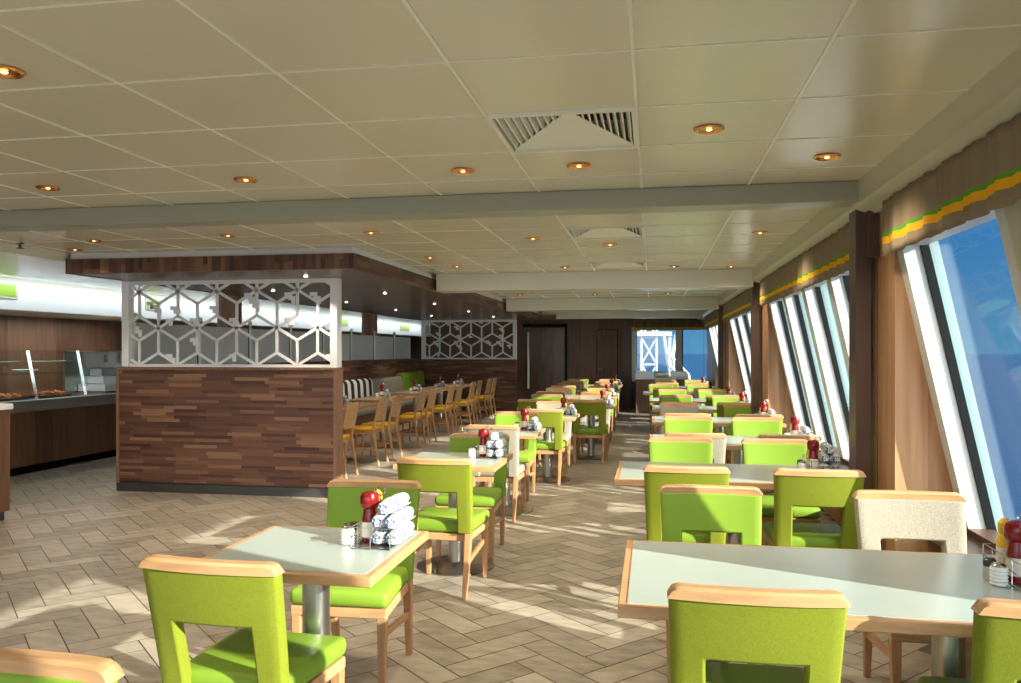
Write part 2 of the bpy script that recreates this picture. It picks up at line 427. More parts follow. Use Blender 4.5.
def lp(off,z,y):  # point on the leaning wall, off = distance outward
    return (lean(z)+off, y, z)
def lbox(bm,o0,o1,y0,y1,z0,z1,mi=0):
    hexa(bm,[lp(o0,z0,y0),lp(o1,z0,y0),lp(o1,z0,y1),lp(o0,z0,y1),lp(o0,z1,y0),lp(o1,z1,y0),lp(o1,z1,y1),lp(o0,z1,y1)],mi)
wi=1
for (y0,y1) in bays:
    L_=y1-y0; k=max(1,round(L_/1.05)); step=L_/k
    w=empty('window_%d'%wi,(0,0,0)); struct(w,'side window bay of leaning glass panes with white mullions'); wi+=1
    fr=BM(); gk=BM(); gl=BM()
    ys=[y0+i*step for i in range(k+1)]
    for i,yy in enumerate(ys):
        a,b=yy-.075,yy+.075
        if i==0: a=yy
        if i==k: b=yy; a=yy-.10
        lbox(fr,-.015,.072,a,b,ZS,ZT,0)          # inner mullion
        lbox(fr,.115,.17,a+.02,b-.01 if b-a>.05 else b,ZS,ZT,1)  # outer fin
        lbox(gk,.070,.112,a-.012,b+.012,ZS,ZT,0)
    lbox(fr,-.02,.1,y0,y1,ZS-.01,ZS+.04,2); lbox(fr,-.01,.1,y0,y1,ZT-.06,ZT,0)
    lbox(gl,.098,.104,y0,y1,ZS,ZT,0)
    obj('window_frame',fr,[M['winwhite'],M['teal'],M['column']],w,False); obj('gasket',gk,M['black'],w,False); obj('pane',gl,M['glass'],w,False)
    bm=BM(); box(bm,1.40,1.62,y0+.002,y1-.002,ZS-.03,ZS+.0,0,.005,1)
    obj('window_sill',bm,M['column'],w,False)
bm=BM(); lbox(bm,-.015,.20,2.45,3.20,ZS,ZT,0)
struct(obj('trim_%d'%n,bm,M['cream'],smooth=False),'broad cream leaning post between the nearest window panes'); n+=1
# valances
vm=valance_mat(2.0,.285,'valance_fabric')
def valance(x0,y0,y1,label):
    me=BM(); ny=int((y1-y0)/.02); nz=8
    g=[]
    for i in range(ny+1):
        y=y0+(y1-y0)*i/ny
        col=[]
        for j in range(nz+1):
            t=j/nz
            amp=.012*(1-t*.6)
            ph=(y-y0)/ (1.0)
            pleat=.03*math.exp(-((ph%1.0-.5)/.03)**2)*(1-t*.5)
            xx=x0+amp*math.sin(y*2*PI/.24)+.006*math.sin(y*2*PI/.11+1)+pleat
            z=2.0+.285*t+(.006*math.sin(y*2*PI/.24+.8)*(1-t)) + (.01 if (t==0 and pleat>.01) else 0)
            col.append(me.verts.new((xx,y,z)))
        g.append(col)
    for i in range(ny):
        for j in range(nz): me.faces.new((g[i][j],g[i+1][j],g[i+1][j+1],g[i][j+1]))
    o=obj('valance',me,vm); md=o.modifiers.new('s','SOLIDIFY'); md.thickness=.006; bake(o)
    tag(o,label,'curtain'); return o
valance(1.20,.22,4.46,'tan pleated valance with green and orange stripe above the nearest side window')
valance(1.20,5.06,9.28,'tan striped valance over the second side window bay, beyond the near brown column')
valance(1.20,9.85,14.10,'tan striped valance over the third side window bay from the camera')
valance(1.20,14.65,19.05,'tan striped valance over the farthest side window bay')

# far wall
FW=YF
bm=BM()
box(bm,-5.6,-.75,FW,FW+.15,0,2.448,0)
box(bm,-.75,-.52,FW-.12,FW+.15,0,2.448,1)
box(bm,-.52,1.9,FW,FW+.15,0,.72,0)
box(bm,-.52,1.9,FW,FW+.15,2.12,2.6,0); box(bm,XL,-5.6,27,27.1,0,2.45,0); box(bm,-5.6,-5.5,FW+.15,27,0,2.45,0)
struct(obj('wall_back',bm,[M['dark'],M['column']],smooth=False),'dark walnut far wall')
# door_1 flush, door_2 dark
d=empty('door_1',(0,0,0)); struct(d,'flush walnut door in the far wall')
bm=BM(); box(bm,-1.42,-.90,FW-.025,FW,0.02,2.05,0,.003,1); obj('door_panel',bm,M['dark'],d,False)
bm=BM()
for a,b in ((-1.435,-1.42),(-.90,-.885)): box(bm,a,b,FW-.03,FW,0,2.065,0)
box(bm,-1.435,-.885,FW-.03,FW,2.05,2.065,0); obj('door_frame',bm,M['black'],d,False)
bm=BM(); tube(bm,[(-1.38,FW-.02,1.02),(-1.38,FW-.07,1.02),(-1.28,FW-.07,1.02)],.01); obj('door_handle',bm,M['steel'],d)
d=empty('door_2',(0,0,0)); struct(d,'dark recessed double door with tall white handle in the far wall')
bm=BM(); box(bm,-3.35,-2.28,FW-.04,FW,0.02,2.12,0,.004,1); obj('door_panel',bm,M['darkgloss'],d,False)
bm=BM(); box(bm,-2.27,-2.22,FW-.06,FW,0,2.2,0); box(bm,-3.4,-2.22,FW-.06,FW,2.14,2.22,0); obj('door_frame',bm,M['black'],d,False)
bm=BM(); tube(bm,[(-3.25,FW-.10,.5),(-3.25,FW-.10,2.0)],.03,8); box(bm,-3.26,-3.24,FW-.1,FW-.04,.55,.58); box(bm,-3.26,-3.24,FW-.1,FW-.04,1.9,1.93); obj('door_handle',bm,M['white'],d)
# far window
w=empty('window_%d'%wi,(0,0,0)); struct(w,'forward window pair looking out over the sea'); 
bm=BM()
box(bm,-.52,-.38,FW-.1,FW+.12,.72,2.12,0); box(bm,1.62,1.9,FW-.1,FW+.12,.72,2.12,0)
box(bm,.60,.76,FW-.02,FW+.12,.72,2.12,0); box(bm,-.5,1.7,FW-.1,FW+.12,.70,.76,0); box(bm,-.5,1.7,FW-.02,FW+.12,2.08,2.14,0)
obj('window_frame',bm,M['white'],w,False)
bm=BM(); box(bm,.765,.795,FW+.03,FW+.08,.76,2.08,0); obj('gasket',bm,M['black'],w,False)
bm=BM(); box(bm,-.38,1.62,FW+.05,FW+.056,.74,2.1,0); obj('pane',bm,M['glass'],w,False)
# far valance
vm2=valance_mat(2.04,.26,'far_valance_fabric',0.05,.28,.30,(.22,.17,.10))
bm=BM(); g=[]
for i in range(120):
    x=-.50+2.0*i/119
    g.append([bm.verts.new((x,FW-.16+.012*math.sin(x*2*PI/.2)+(.03 if i%40==20 else 0),2.04+.3*j/4)) for j in range(5)])
for i in range(119):
    for j in range(4): bm.faces.new((g[i][j],g[i+1][j],g[i+1][j+1],g[i][j+1]))
o=obj('valance',bm,vm2); md=o.modifiers.new('s','SOLIDIFY'); md.thickness=.006; bake(o)
tag(o,'olive brown valance with yellow stripe over the forward window at the far end','curtain')
# left wall & buffet recess
bm=BM(); box(bm,XL-.1,XL,YB,27,0,2.45,0); struct(obj('wall_left',bm,M['dark'],smooth=False),'dark walnut wall behind the buffet')
bm=BM(); box(bm,-7.75,-7.6,5.3,27,2.0,2.37,0); box(bm,-7.76,-7.59,5.3,27,2.34,2.37,1); box(bm,XL,-7.75,5.3,27,1.99,2.01,1)
struct(obj('trim_%d'%n,bm,[M['white'],M['cream']],smooth=False),'white lit bulkhead above the buffet'); n+=1
# green signs on the bulkhead
bi=0
SG=['green framed sign on the white bulkhead, nearest the left edge of the photo','green sign on bulkhead seen through left part of the front lattice','green sign on bulkhead seen through right part of the front lattice','green sign on the bulkhead farthest along, seen above the frosted panels','green sign on bulkhead between the lattices, right of wood column','green sign on the bulkhead seen beside the far lattice']
for i,(yy,ww) in enumerate(((8.1,.85),(11.2,.36),(19.0,.5),(24.0,.9))):
    s=empty('menu_sign',(-7.6,yy,2.235)); tag(s,SG[i],'sign','signs on the white bulkhead')
    bm=BM(); box(bm,0.001,.02,-ww/2,ww/2,-.11,.11,0,.003,1); obj('sign_frame',bm,M['cream'],s,False)
    bm=BM(); box(bm,.02,.024,-ww/2+.04,ww/2-.04,-.08,.06,0); obj('sign_face',bm,M['sign'],s,False)

# ------------------------------------------------------------------ booth enclosure
PX0,PX1=-5.65,-3.18; PY=7.73; PT=1.30; PF=18.75
bm=BM(); box(bm,PX0,PX1,PY,PY+.16,.10,PT,0,.004,1); box(bm,PX0-.01,PX1+.02,PY-.01,PY+.17,PT,PT+.03,1,.004,1)
box(bm,PX0+.01,PX1-.01,PY+.01,PY+.15,0,.10,2); box(bm,PX0-.015,PX0+.02,PY-.012,PY+.165,.10,PT,1); box(bm,PX1-.02,PX1+.015,PY-.012,PY+.165,.1,PT,1)
box(bm,PX0-.01,PX1+.01,PY-.012,PY,0,.09,2)
p=obj('partition_wall',bm,[M['strip'],M['buffet'],M['darkmetal']],smooth=False); tag(p,'low wood strip partition wall, nearest one, under the large white lattice','partition')
bm=BM(); box(bm,-4.9,PX1,PF,PF+.15,0,PT,0,.004,1); box(bm,-5.5,-4.9,PF,PF+.15,0,PT,0)
p=obj('partition_wall',bm,[M['strip']],smooth=False); tag(p,'low wood strip partition wall at the far end of the booths','partition')
bm=BM(); box(bm,PX0-.1,PX0+.04,PY+.18,PF+.1,0,1.32,0,.004,1)
p=obj('partition_wall',bm,[M['strip']],smooth=False); tag(p,'long wood strip wall behind the booth benches, topped with frosted panels','partition')
# frosted panels with clips
yy=PY+.3; i=0; near=['nearest','second','third','fourth','fifth','sixth','seventh','eighth','ninth']
while yy<PF-.5:
    s=empty('glass_panel',(PX0-.03,yy,1.32)); tag(s,'frosted grey glass panel on the long booth wall, %s from the front lattice'%near[i],'glass panel','frosted panels behind the booths')
    bm=BM(); box(bm,-.006,.006,0.02,1.26,0.0,.50,0,.002,1); obj('pane',bm,M['frost'],s,False)
    bm=BM(); box(bm,.008,.03,-.02,.018,0,.56,0,.004,1); lathe(bm,[(0,.54),(.03,.55),(.035,.58),(.02,.60),(0,.61)],10,.02,0); obj('post',bm,M['white'],s)
    yy+=1.3; i+=1
# soffit
SX0,SX1,SY0,SY1=-5.61,-2.66,6.9,18.95
bm=BM()
box(bm,SX0+.05,SX1-.05,SY0+.05,SY1,2.252,2.36,0)
box(bm,SX0,SX1,SY0,SY0+.05,2.25,2.39,2); 
box(bm,SX1-.05,SX1,SY0+.05,SY1,2.25,2.39,1); box(bm,SX0,SX0+.05,SY0+.05,SY1,2.25,2.39,1)
box(bm,-5.55,-2.25,SY1,SY1+.35,2.25,2.36,1)
box(bm,SX0+.03,SX1-.03,SY0+.03,SY1,2.39,2.448,3)
struct(obj('trim_%d'%n,bm,[M['darkgloss'],M['soffitwood'],M['soffitv'],M['white']],smooth=False),'wood clad lowered soffit over the booths'); n+=1
for i,yc in enumerate((10.75,16.6)):
    bm=BM(); lathe(bm,[(.0,0),(.17,0),(.17,2.37),(0,2.37)],24); o=obj('wood_column',bm,M['buffet']); o.location=(-6.05,yc,0)
    tag(o,('round wood clad column seen behind the front lattice','round wood clad column behind the booths, farther from camera')[i],'column','wood columns behind the booths')

# lattice screens
def lattice(x0,x1,z0,z1,s,yc,th=.02,bw=.022,seed=1):
    rnd=random.Random(seed); bm=BM()
    dx=s*math.sqrt(3)/2
    def cls(i,j): return (i+ j)%3
    def pos(i,j): # i column, j row; triangular lattice with vertical edges
        return (x0+dx*(i+.45), z0+s*(j+(.5 if i%2 else 0))+s*.0)
    nx=int((x1-x0)/dx)+3; nz=int((z1-z0)/s)+3
    def c3(i,j):
        # axial coords
        r=j-(i-(i&1))//2
        return (r*1 - i*1 + 300)%3 if False else ( (2*i + r*1 ) %3)
    def clip(a,b):
        (ax,az),(bx_,bz)=a,b
        t0,t1=0,1
        for p,q in ((-(bx_-ax),ax-x0),((bx_-ax),x1-ax),(-(bz-az),az-z0),((bz-az),z1-az)):
            if abs(p)<1e-9:
                if q<0: return None
            else:
                t=q/p
                if p<0: t0=max(t0,t)
                else: t1=min(t1,t)
        if t0>=t1: return None
        return (ax+(bx_-ax)*t0,az+(bz-az)*t0),(ax+(bx_-ax)*t1,az+(bz-az)*t1)
    def nb(i,j):
        # up, up-right, down-right
        if i%2: return ((i,j+1),(i+1,j+1),(i+1,j))
        return ((i,j+1),(i+1,j),(i+1,j-1))
    def axial(i,j):
        q=i; r=j-( (i - (i&1))//2 ) if False else j-((i+ (i&1))//2) + (i&1)
        return q,r
    for i in range(-2,nx):
        for j in range(-2,nz):
            a=pos(i,j)
            # class through real coordinates: r = z/s - x/(2dx)
            r=round((a[1]-z0)/s-i*.5); ca_=( r - i)%3
            for (k,l) in nb(i,j):
                b=pos(k,l); r2=round((b[1]-z0)/s-k*.5); cb_=(r2-k)%3
                if (ca_==0)==(cb_==0): continue
                c=clip(a,b)
                if c: bar(bm,(c[0][0],yc,c[0][1]),(c[1][0],yc,c[1][1]),bw,th,(0,1,0))
            # stair cluster of small squares beside some nodes
            if rnd.random()<.62 and x0+.05<a[0]<x1-.1 and z0+.05<a[1]<z1-.1:
                q=.038*(s/.25); ox,oz=a[0]+rnd.choice((-1,1))*s*.33,a[1]+rnd.choice((-.2,.25,.45))*s
                for st in range(rnd.choice((3,4,5))):
                    X=ox+(st//2+ (st%2))*q*.95; Z=oz-(st//2)*q*1.0
                    if x0+.02<X<x1-.04 and z0+.02<Z<z1-.04:
                        box(bm,X,X+q,yc-th*.35,yc+th*.35,Z,Z+q)
    return bm
sc=empty('lattice_screen',(0,0,0)); tag(sc,'large white geometric lattice screen on the nearest wood partition','screen')
obj('lattice',lattice(PX0+.10,PX1-.06,PT+.05,2.22,.262,PY+.08,bw=.027),M['white'],sc,False)
bm=BM(); box(bm,PX0+.02,PX0+.10,PY+.03,PY+.13,PT+.03,2.25,0,.004,1); box(bm,PX1-.07,PX1+.01,PY+.02,PY+.14,PT+.03,2.25,0,.004,1)
box(bm,PX0+.1,PX1-.07,PY+.06,PY+.1,PT+.03,PT+.06); box(bm,PX0+.1,PX1-.07,PY+.06,PY+.1,2.21,2.25); obj('screen_frame',bm,M['white'],sc,False)
sc=empty('lattice_screen',(0,0,0)); tag(sc,'white geometric lattice screen on the far partition at the end of booths','screen')
obj('lattice',lattice(-5.45,PX1-.06,PT+.02,2.22,.30,PF+.07,bw=.035,seed=4),M['white'],sc,False)
bm=BM(); box(bm,-5.52,-5.43,PF+.02,PF+.12,PT,2.25); box(bm,PX1-.08,PX1,PF+.02,PF+.12,PT,2.25); box(bm,-5.43,PX1-.08,PF+.05,PF+.09,PT,PT+.035); box(bm,-5.43,PX1-.08,PF+.05,PF+.09,2.2,2.25)
obj('screen_frame',bm,M['white'],sc,False)

# benches
def bench(y0,y1,fab,label,h=.95):
    b=empty('booth_bench',(-5.25,(y0+y1)/2,0)); tag(b,label,'bench','benches along the booth wall')
    l=(y1-y0)/2-.01
    bm=BM(); box(bm,-.28,.22,-l,l,.0,.36,0,.004,1); obj('bench_base',bm,M['buffet'],b,False)
    bm=BM(); box(bm,-.28,.26,-l,l,.36,.46,0,.03,3); obj('seat',bm,M['benchgrey'],b)
    bm=BM(); prof=[(-.30,.46),(-.12,.46),(-.15,h-.08),(-.17,h-.03),(-.21,h),(-.26,h-.01),(-.30,h-.05)]
    prism_y(bm,prof,-l,l); obj('backrest',bm,fab,b,True,50)
bench(8.05,12.2,M['benchgrey'],'grey booth bench nearest the front partition')
bench(12.2,15.0,M['zebra'],'booth bench with black and white striped backrest',.97)
bench(15.0,16.9,M['benchgrey'],'grey backed booth bench between the striped and the green ones')
bench(16.9,18.6,M['greenseat'],'bright green backed booth bench by the far partition',1.02)

# ------------------------------------------------------------------ buffet
b=empty('buffet_counter',(-7.9,9.6,0)); tag(b,'long walnut fronted buffet counter with steel rail against the left wall','counter')
bm=BM(); box(bm,-.35,.40,-2.6,1.6,.10,.76,0); obj('body',bm,M['buffet'],b,False)
bm=BM(); box(bm,-.35,.34,-2.55,-.3,0,.1,0); box(bm,-.35,.34,.1,1.55,0,.1,0); obj('kick_plate',bm,M['black'],b,False)
bm=BM(); box(bm,-.38,.44,-2.62,1.65,.76,.90,0,.012,2); box(bm,-.30,.30,-2.5,1.5,.90,.905,1); obj('steel_top',bm,[M['rail'],M['darkmetal']],b,False)
g=empty('sneeze_guard',(-7.9,9.6,.905)); tag(g,'glass sneeze guard with steel posts on the buffet counter','sneeze guard')
for yy in (-1.9,-.75,.13):
    bm=BM(); bar(bm,(.30,yy,0),(.22,yy-.06,.60),.035,.035); obj('post',bm,M['chrome'],g,False)
bm=BM(); hexa(bm,[(.315,-2.5,.12),(.325,-2.5,.12),(.325,.15,.12),(.315,.15,.12),(.235,-2.5,.60),(.245,-2.5,.60),(.245,.15,.60),(.235,.15,.60)]); obj('front_glass',bm,M['clear'],g,False)
bm=BM(); box(bm,-.25,.26,-2.5,.15,.60,.61); obj('shelf_glass',bm,M['clear'],g,False)
bm=BM(); box(bm,-.25,.26,-2.5,.15,.30,.31); obj('shelf_glass',bm,M['clear'],g,False)
bm=BM(); tube(bm,[(.2,-2.5,.46),(.2,.15,.46)],.012); obj('rail',bm,M['steel'],g)
g=empty('display_cabinet',(-7.95,10.45,.905)); tag(g,'stainless steel display cabinet at the right end of the buffet','cabinet')
bm=BM(); box(bm,-.3,-.27,-.35,.7,0,.6); box(bm,-.3,.2,.68,.7,0,.6); box(bm,-.3,.2,-.35,.7,.58,.6); obj('housing',bm,M['steel'],g,False)
bm=BM()
for k in range(3): box(bm,-.26,.18-.12*k,-.1+.12*k,.66,.01+.11*k,.115+.11*k,0,.004,1)
obj('stepped_tray',bm,M['frost'],g,False)
bm=BM(); box(bm,-.265,-.262,.48,.56,.42,.54); obj('paper_notice',bm,M['label'],g,False)
bm=BM(); tube(bm,[(.25,.62,0),(.25,.62,.55)],.022,8); lathe(bm,[(0,.55),(.03,.55),(.03,.58),(0,.6)],10,.25,.62); obj('post',bm,M['white'],g)
for i,(yy,lab) in enumerate(((8.45,'dark serving pan of orange food, nearest the photo left edge on buffet'),(9.2,'dark serving pan of orange food in the middle of the buffet'))):
    f=empty('food_pan',(-7.8,yy,.905)); tag(f,lab,'food','serving pans on the buffet')
    bm=BM(); box(bm,-.16,.2,-.28,.28,0.0,.03,0,.01,2); obj('pan',bm,M['darkmetal'],f)
    bm=BM()
    for k in range(40):
        bmesh.ops.create_icosphere(bm,subdivisions=1,radius=random.uniform(.018,.03),matrix=Matrix.Translation((random.uniform(-.12,.16),random.uniform(-.23,.23),random.uniform(.035,.055))))
    o=obj('food',bm,M['rust'],f); o['kind']='stuff'
bm=BM(); lathe(bm,[(0,0),(.06,0),(.14,.035),(.15,.05),(.14,.05),(.05,.012),(0,.012)],24); o=obj('serving_dish',bm,M['white']); o.location=(-7.85,8.95,1.216); tag(o,'pale shallow dish on the glass shelf of the sneeze guard','dish')
# near left counter
b=empty('service_counter',(-6.2,5.75,0)); tag(b,'wood service counter with white top cut by the left photo edge','counter')
bm=BM(); box(bm,-.6,.56,-.8,.5,.08,.98,0); obj('body',bm,M['buffet'],b,False)
bm=BM(); box(bm,-.57,.53,-.77,.47,0,.08); obj('kick_plate',bm,M['darkmetal'],b,False)
bm=BM(); box(bm,-.62,.58,-.82,.52,.98,1.03,0,.006,2); obj('countertop',bm,M['white'],b,False)
# far console
b=empty('console_counter',(.22,19.75,0)); tag(b,'dark wood console in front of the forward window','console')
bm=BM(); box(bm,-.6,.6,-.25,.25,.0,.82,0); obj('body',bm,M['dark'],b,False)
bm=BM(); box(bm,-.64,.64,-.28,.28,.82,.86,0,.004,1); obj('countertop',bm,M['steel'],b,False)
for i,(a,c,mm,lab) in enumerate(((-.62,-.18,'white','white box at the left end of the far console'),(-.16,.2,'steel','grey steel tray unit in the middle of the far console'),(.22,.62,'white','white box at the right end of the far console'))):
    bm=BM(); box(bm,a,c,-.2,.2,0,.14,0,.01,2); box(bm,a+.02,c-.02,-.18,.18,.14,.15,0,.003,1)
    o=obj('counter_box',bm,M[mm]); o.location=(.22,19.75,.86); tag(o,lab,'box')

# ------------------------------------------------------------------ ceiling lights and vents
def mk_light():
    t=empty('ceiling_downlight'); tag(t,'','ceiling light')
    bm=BM(); lathe(bm,[(.040,.0),(.062,-.002),(.064,-.006),(.058,-.012),(.047,-.010),(.040,-.004),(.036,.0)],24); obj('trim_ring',bm,M['brass'],t)
    bm=BM(); lathe(bm,[(0,-.003),(.041,-.003),(.041,-.001),(0,-.001)],16); obj('reflector',bm,M['brass'],t)
    bm=BM(); lathe(bm,[(0,-.014),(.010,-.011),(.013,-.007),(.0,-.003)],12); obj('bulb',bm,M['bulb'],t)
    return t
def ceil_xy(u,v,z=ZC):
    d=(z-1.5)*800/(351-v); X=(u-510.5)/800
    return d*(-math.sin(A)+X*math.cos(A)), d*(math.cos(A)+X*math.sin(A))
LG='recessed ceiling downlights'
LP_=[((4,70),'brass downlight cut by the left photo edge, nearest the top left corner'),
((48,187),'brass downlight far left, just before the first ceiling beam'),
((246,179),'brass downlight before first beam, second from the left photo edge'),
((463,170),'brass downlight before first beam, left of the square air vent'),
((579,165),'brass downlight directly beyond the nearest square air vent'),
((709,128),'brass downlight right of the nearest air vent, closest of all to camera'),
((827,156),'brass downlight before first beam, nearest the side windows'),
((94,240),'brass downlight just beyond first beam at far left, nearer of two'),
((75,249),'brass downlight at far left above the wood soffit corner, farther of two'),
((228,235),'brass downlight just beyond first beam above the front lattice'),
((371,232),'brass downlight beyond first beam, near the corner of the wood soffit'),
((533,238),'brass downlight beyond first beam, left of the second air vent'),
((610,244),'brass downlight directly beyond the second air vent'),
((760,232),'brass downlight beyond first beam, nearest the side windows'),
((430,257),'brass downlight beside the long wood soffit edge, first bay beyond beam'),
((457,266),'brass downlight beside the soffit edge just before the second beam'),
((565,267),'brass downlight before the second beam at the middle of the ceiling'),
((674,266),'brass downlight before the second beam, right of centre'),
((731,266),'brass downlight before the second beam, nearest the side windows'),
((520,294),'small distant downlight beyond the second beam at left'),
((595,294),'small distant downlight beyond the second beam at middle'),
((668,293),'small distant downlight beyond the second beam at right')]
lamps=[]
for (uv,lab) in LP_:
    x,y=ceil_xy(*uv)
    put(mk_light,'light',(x,y,ZC),0,lab,LG); lamps.append((x,y))
bm=BM(); lathe(bm,[(0,-.05),(.035,-.05),(.035,-.046),(.012,-.04),(.010,-.012),(.03,-.008),(.032,0),(0,0)],8)
sx_,sy_=ceil_xy(20,252,2.37); o=obj('fire_sprinkler',bm,M['darkmetal']); o.location=(sx_,sy_,2.37 if sx_<-5.62 else ZC); tag(o,'small dark sprinkler head on the plain ceiling left of the soffit','sprinkler')
def mk_vent():
    t=empty('air_vent'); tag(t,'','air vent')
    bm=BM()
    for a,b,c,d_ in ((-.3,.3,-.3,-.28),(-.3,.3,.28,.3),(-.3,-.28,-.28,.28),(.28,.3,-.28,.28)): box(bm,a,b,c,d_,-.012,.012)
    obj('frame',bm,M['tbar'],t,False)
    H=.085
    for sx in (-1,1):
        bm=BM()
        for k in range(9):
            x=.27-k*.029; z=H*(1-x/.28); w=x*.98; x0=sx*x; x1=sx*(x-.014)
            hexa(bm,[(x0-.003,-w,z),(x0+.003,-w,z),(x0+.003,w,z),(x0-.003,w,z),(x1-.003,-w,z+.03),(x1+.003,-w,z+.03),(x1+.003,w,z+.03),(x1-.003,w,z+.03)])
        obj('slat_bank',bm,M['tbar'],t,False)
    bm=BM()
    for sy in (-1,1):
        a=[(-.28,sy*.28,0),(.28,sy*.28,0),(.01,sy*.01,H),(-.01,sy*.01,H)]
        hexa(bm,a+[(p[0],p[1],p[2]+.004) for p in a])
    obj('deflector',bm,M['tbar'],t,False)
    bm=BM(); box(bm,-.295,.295,-.295,.295,.125,.14); obj('dark_backing',bm,M['darkmetal'],t,False)
    return t
for (x,y,lab) in ((-.36,3.45,'square louvred air vent in the ceiling nearest the camera'),(-.36,6.45,'square louvred air vent between the first and second ceiling beams'),(-.36,8.85,'small looking distant air vent just before the second ceiling beam')):
    put(mk_vent,'vent',(x,y,ZC),0,lab,'ceiling air vents')
# small soffit LEDs
SL=[(-3.4,7.5),(-3.4,9.9),(-3.4,12.3),(-3.4,14.7),(-3.4,17.1),(-4.6,9.2),(-4.6,11.6),(-4.6,14.0),(-4.6,16.4)]
def mk_led():
    bm=BM(); lathe(bm,[(0,-.012),(.018,-.012),(.022,0)],12,mi=1); lathe(bm,[(.022,0),(.035,-.004),(.04,0)],14,mi=0)
    return tag(obj('soffit_spotlight',bm,[M['steel'],M['led']]),'','spotlight')
for i,(x,y) in enumerate(SL):
    put(mk_led,'led',(x,y,2.25),0,'small round spotlight under the wood soffit, %s along its %s row'%(near[i if i<5 else i-5],'aisle side' if i<5 else 'bench side'),'spotlights under the wood soffit')

# ------------------------------------------------------------------ chairs
def back_y(x,z):
    t=max(0,(z-.40)/.45)
    return -.205-.085*t**1.15-.022*(1-(x/.24)**2)*min(1,max(0,t*1.6))
def mk_dining(fab,seatm,nm='dining_chair'):
    def f():
        t=empty(nm); tag(t,'','chair')
        # upholstered back with cut-out
        xs=[-.236,-.225,-.195,-.165,-.138,-.12,-.08,-.04,0,.04,.08,.12,.138,.165,.195,.225,.236]
        zs=[.385,.44,.50,.56,.60,.625,.642,.66,.70,.75,.79,.822]
        bm=BM(); T=.026
        def P(x,z,s):
            wz=.93+.07*(z-.385)/.437
            r=1.0
            return Vector((x*wz, back_y(x,z)+s*T*(.75 if abs(x)>.23 else 1), z))
        vf={},{}
        for a,x in enumerate(xs):
            for c,z in enumerate(zs):
                for s in (0,1): vf[s][a,c]=None
        def V(s,a,c):
            if vf[s][a,c] is None: vf[s][a,c]=bm.verts.new(P(xs[a],zs[c],(-1,1)[s]))
            return vf[s][a,c]
        solid={}
        for a in range(len(xs)-1):
            for c in range(len(zs)-1):
                mx=(xs[a]+xs[a+1])/2; mz=(zs[c]+zs[c+1])/2
                hole=abs(mx)<.138 and mz<.642
                solid[a,c]=not hole
        for (a,c),sd in solid.items():
            if not sd: continue
            bm.faces.new((V(0,a,c),V(0,a+1,c),V(0,a+1,c+1),V(0,a,c+1)))
            bm.faces.new((V(1,a,c),V(1,a,c+1),V(1,a+1,c+1),V(1,a+1,c))).material_index=1
            for (da,dc,e) in ((-1,0,((a,c),(a,c+1))),(1,0,((a+1,c),(a+1,c+1))),(0,-1,((a,c),(a+1,c))),(0,1,((a,c+1),(a+1,c+1)))):
                if not solid.get((a+da,c+dc),False):
                    (p,q),(r_,s_)=e
                    bm.faces.new((V(0,p,q),V(0,r_,s_),V(1,r_,s_),V(1,p,q)))
        o=obj('backrest',bm,[fab,seatm if fab is M['green'] else fab],t,True,60)
        md=o.modifiers.new('b','BEVEL'); md.width=.009; md.segments=2; md.limit_method='ANGLE'; md.angle_limit=math.radians(50); bake(o)
        # wooden cap
        bm=BM(); rings=[]
        N_=36
        for i in range(N_+1):
            x=-.2385+.477*i/N_; e=max(0,(abs(x)-.203)/.036)
            drop=.031*(1-math.sqrt(max(0,1-min(1,e)**2)))
            y=back_y(max(-.24,min(.24,x)),.835); z0=.818; z1=.853-drop
            w=.0275
            rings.append([bm.verts.new(p) for p in ((x,y-w,z0),(x,y+w,z0),(x,y+w,z1-.008),(x,y+w-.009,z1),(x,y-w+.009,z1),(x,y-w,z1-.008))])
        for a,b_ in zip(rings,rings[1:]):
            for k in range(6): bm.faces.new((a[k],a[(k+1)%6],b_[(k+1)%6],b_[k]))
        bm.faces.new(rings[0][::-1]); bm.faces.new(rings[-1])
        obj('top_rail',bm,M['oak'],t,True,30)
        # seat
        bm=BM()
        hexa(bm,[(-.205,-.20,.378),(.205,-.20,.378),(.225,.235,.378),(-.225,.235,.378),(-.205,-.20,.458),(.205,-.20,.458),(.228,.24,.452),(-.228,.24,.452)],0,.028,3)
        obj('seat',bm,seatm,t,True,60)
        bm=BM()
        hexa(bm,[(-.20,-.205,.335),(.20,-.205,.335),(.218,.228,.335),(-.218,.228,.335),(-.20,-.205,.377),(.20,-.205,.377),(.218,.228,.377),(-.218,.228,.377)],0,.004,1)
        obj('seat_frame',bm,M['oak'],t,False)
        for sx in (-1,1):
            bm=BM(); taper(bm,(sx*.195,.215,0),(sx*.195,.205,.336),.028,.042); obj('leg',bm,M['leg'],t,False)
            bm=BM(); taper(bm,(sx*.185,-.265,0),(sx*.195,-.205,.39),.028,.042,d0=.032,d1=.05); obj('leg',bm,M['leg'],t,False)
            bm=BM(); bar(bm,(sx*.192,-.235,.21),(sx*.195,.20,.26),.016,.03); obj('stretcher',bm,M['leg'],t,False)
        return t
    return f
mkG=mk_dining(M['green'],M['greenseat']); mkS=mk_dining(M['grey'],M['greyseat'])
def chair(kind,x,ytop,facing,label,group,rz=0):
    """facing +1: sitter looks away from camera (we see the back); ytop is where the top rail stands"""
    if facing>0: loc=(x,ytop+.30,0); r=rz
    else: loc=(x,ytop-.30,0); r=PI+rz
    key='G' if kind=='g' else 'S'
    put(mkG if kind=='g' else mkS,key,loc,r,label,group)
CG='upholstered dining chairs along the aisle'

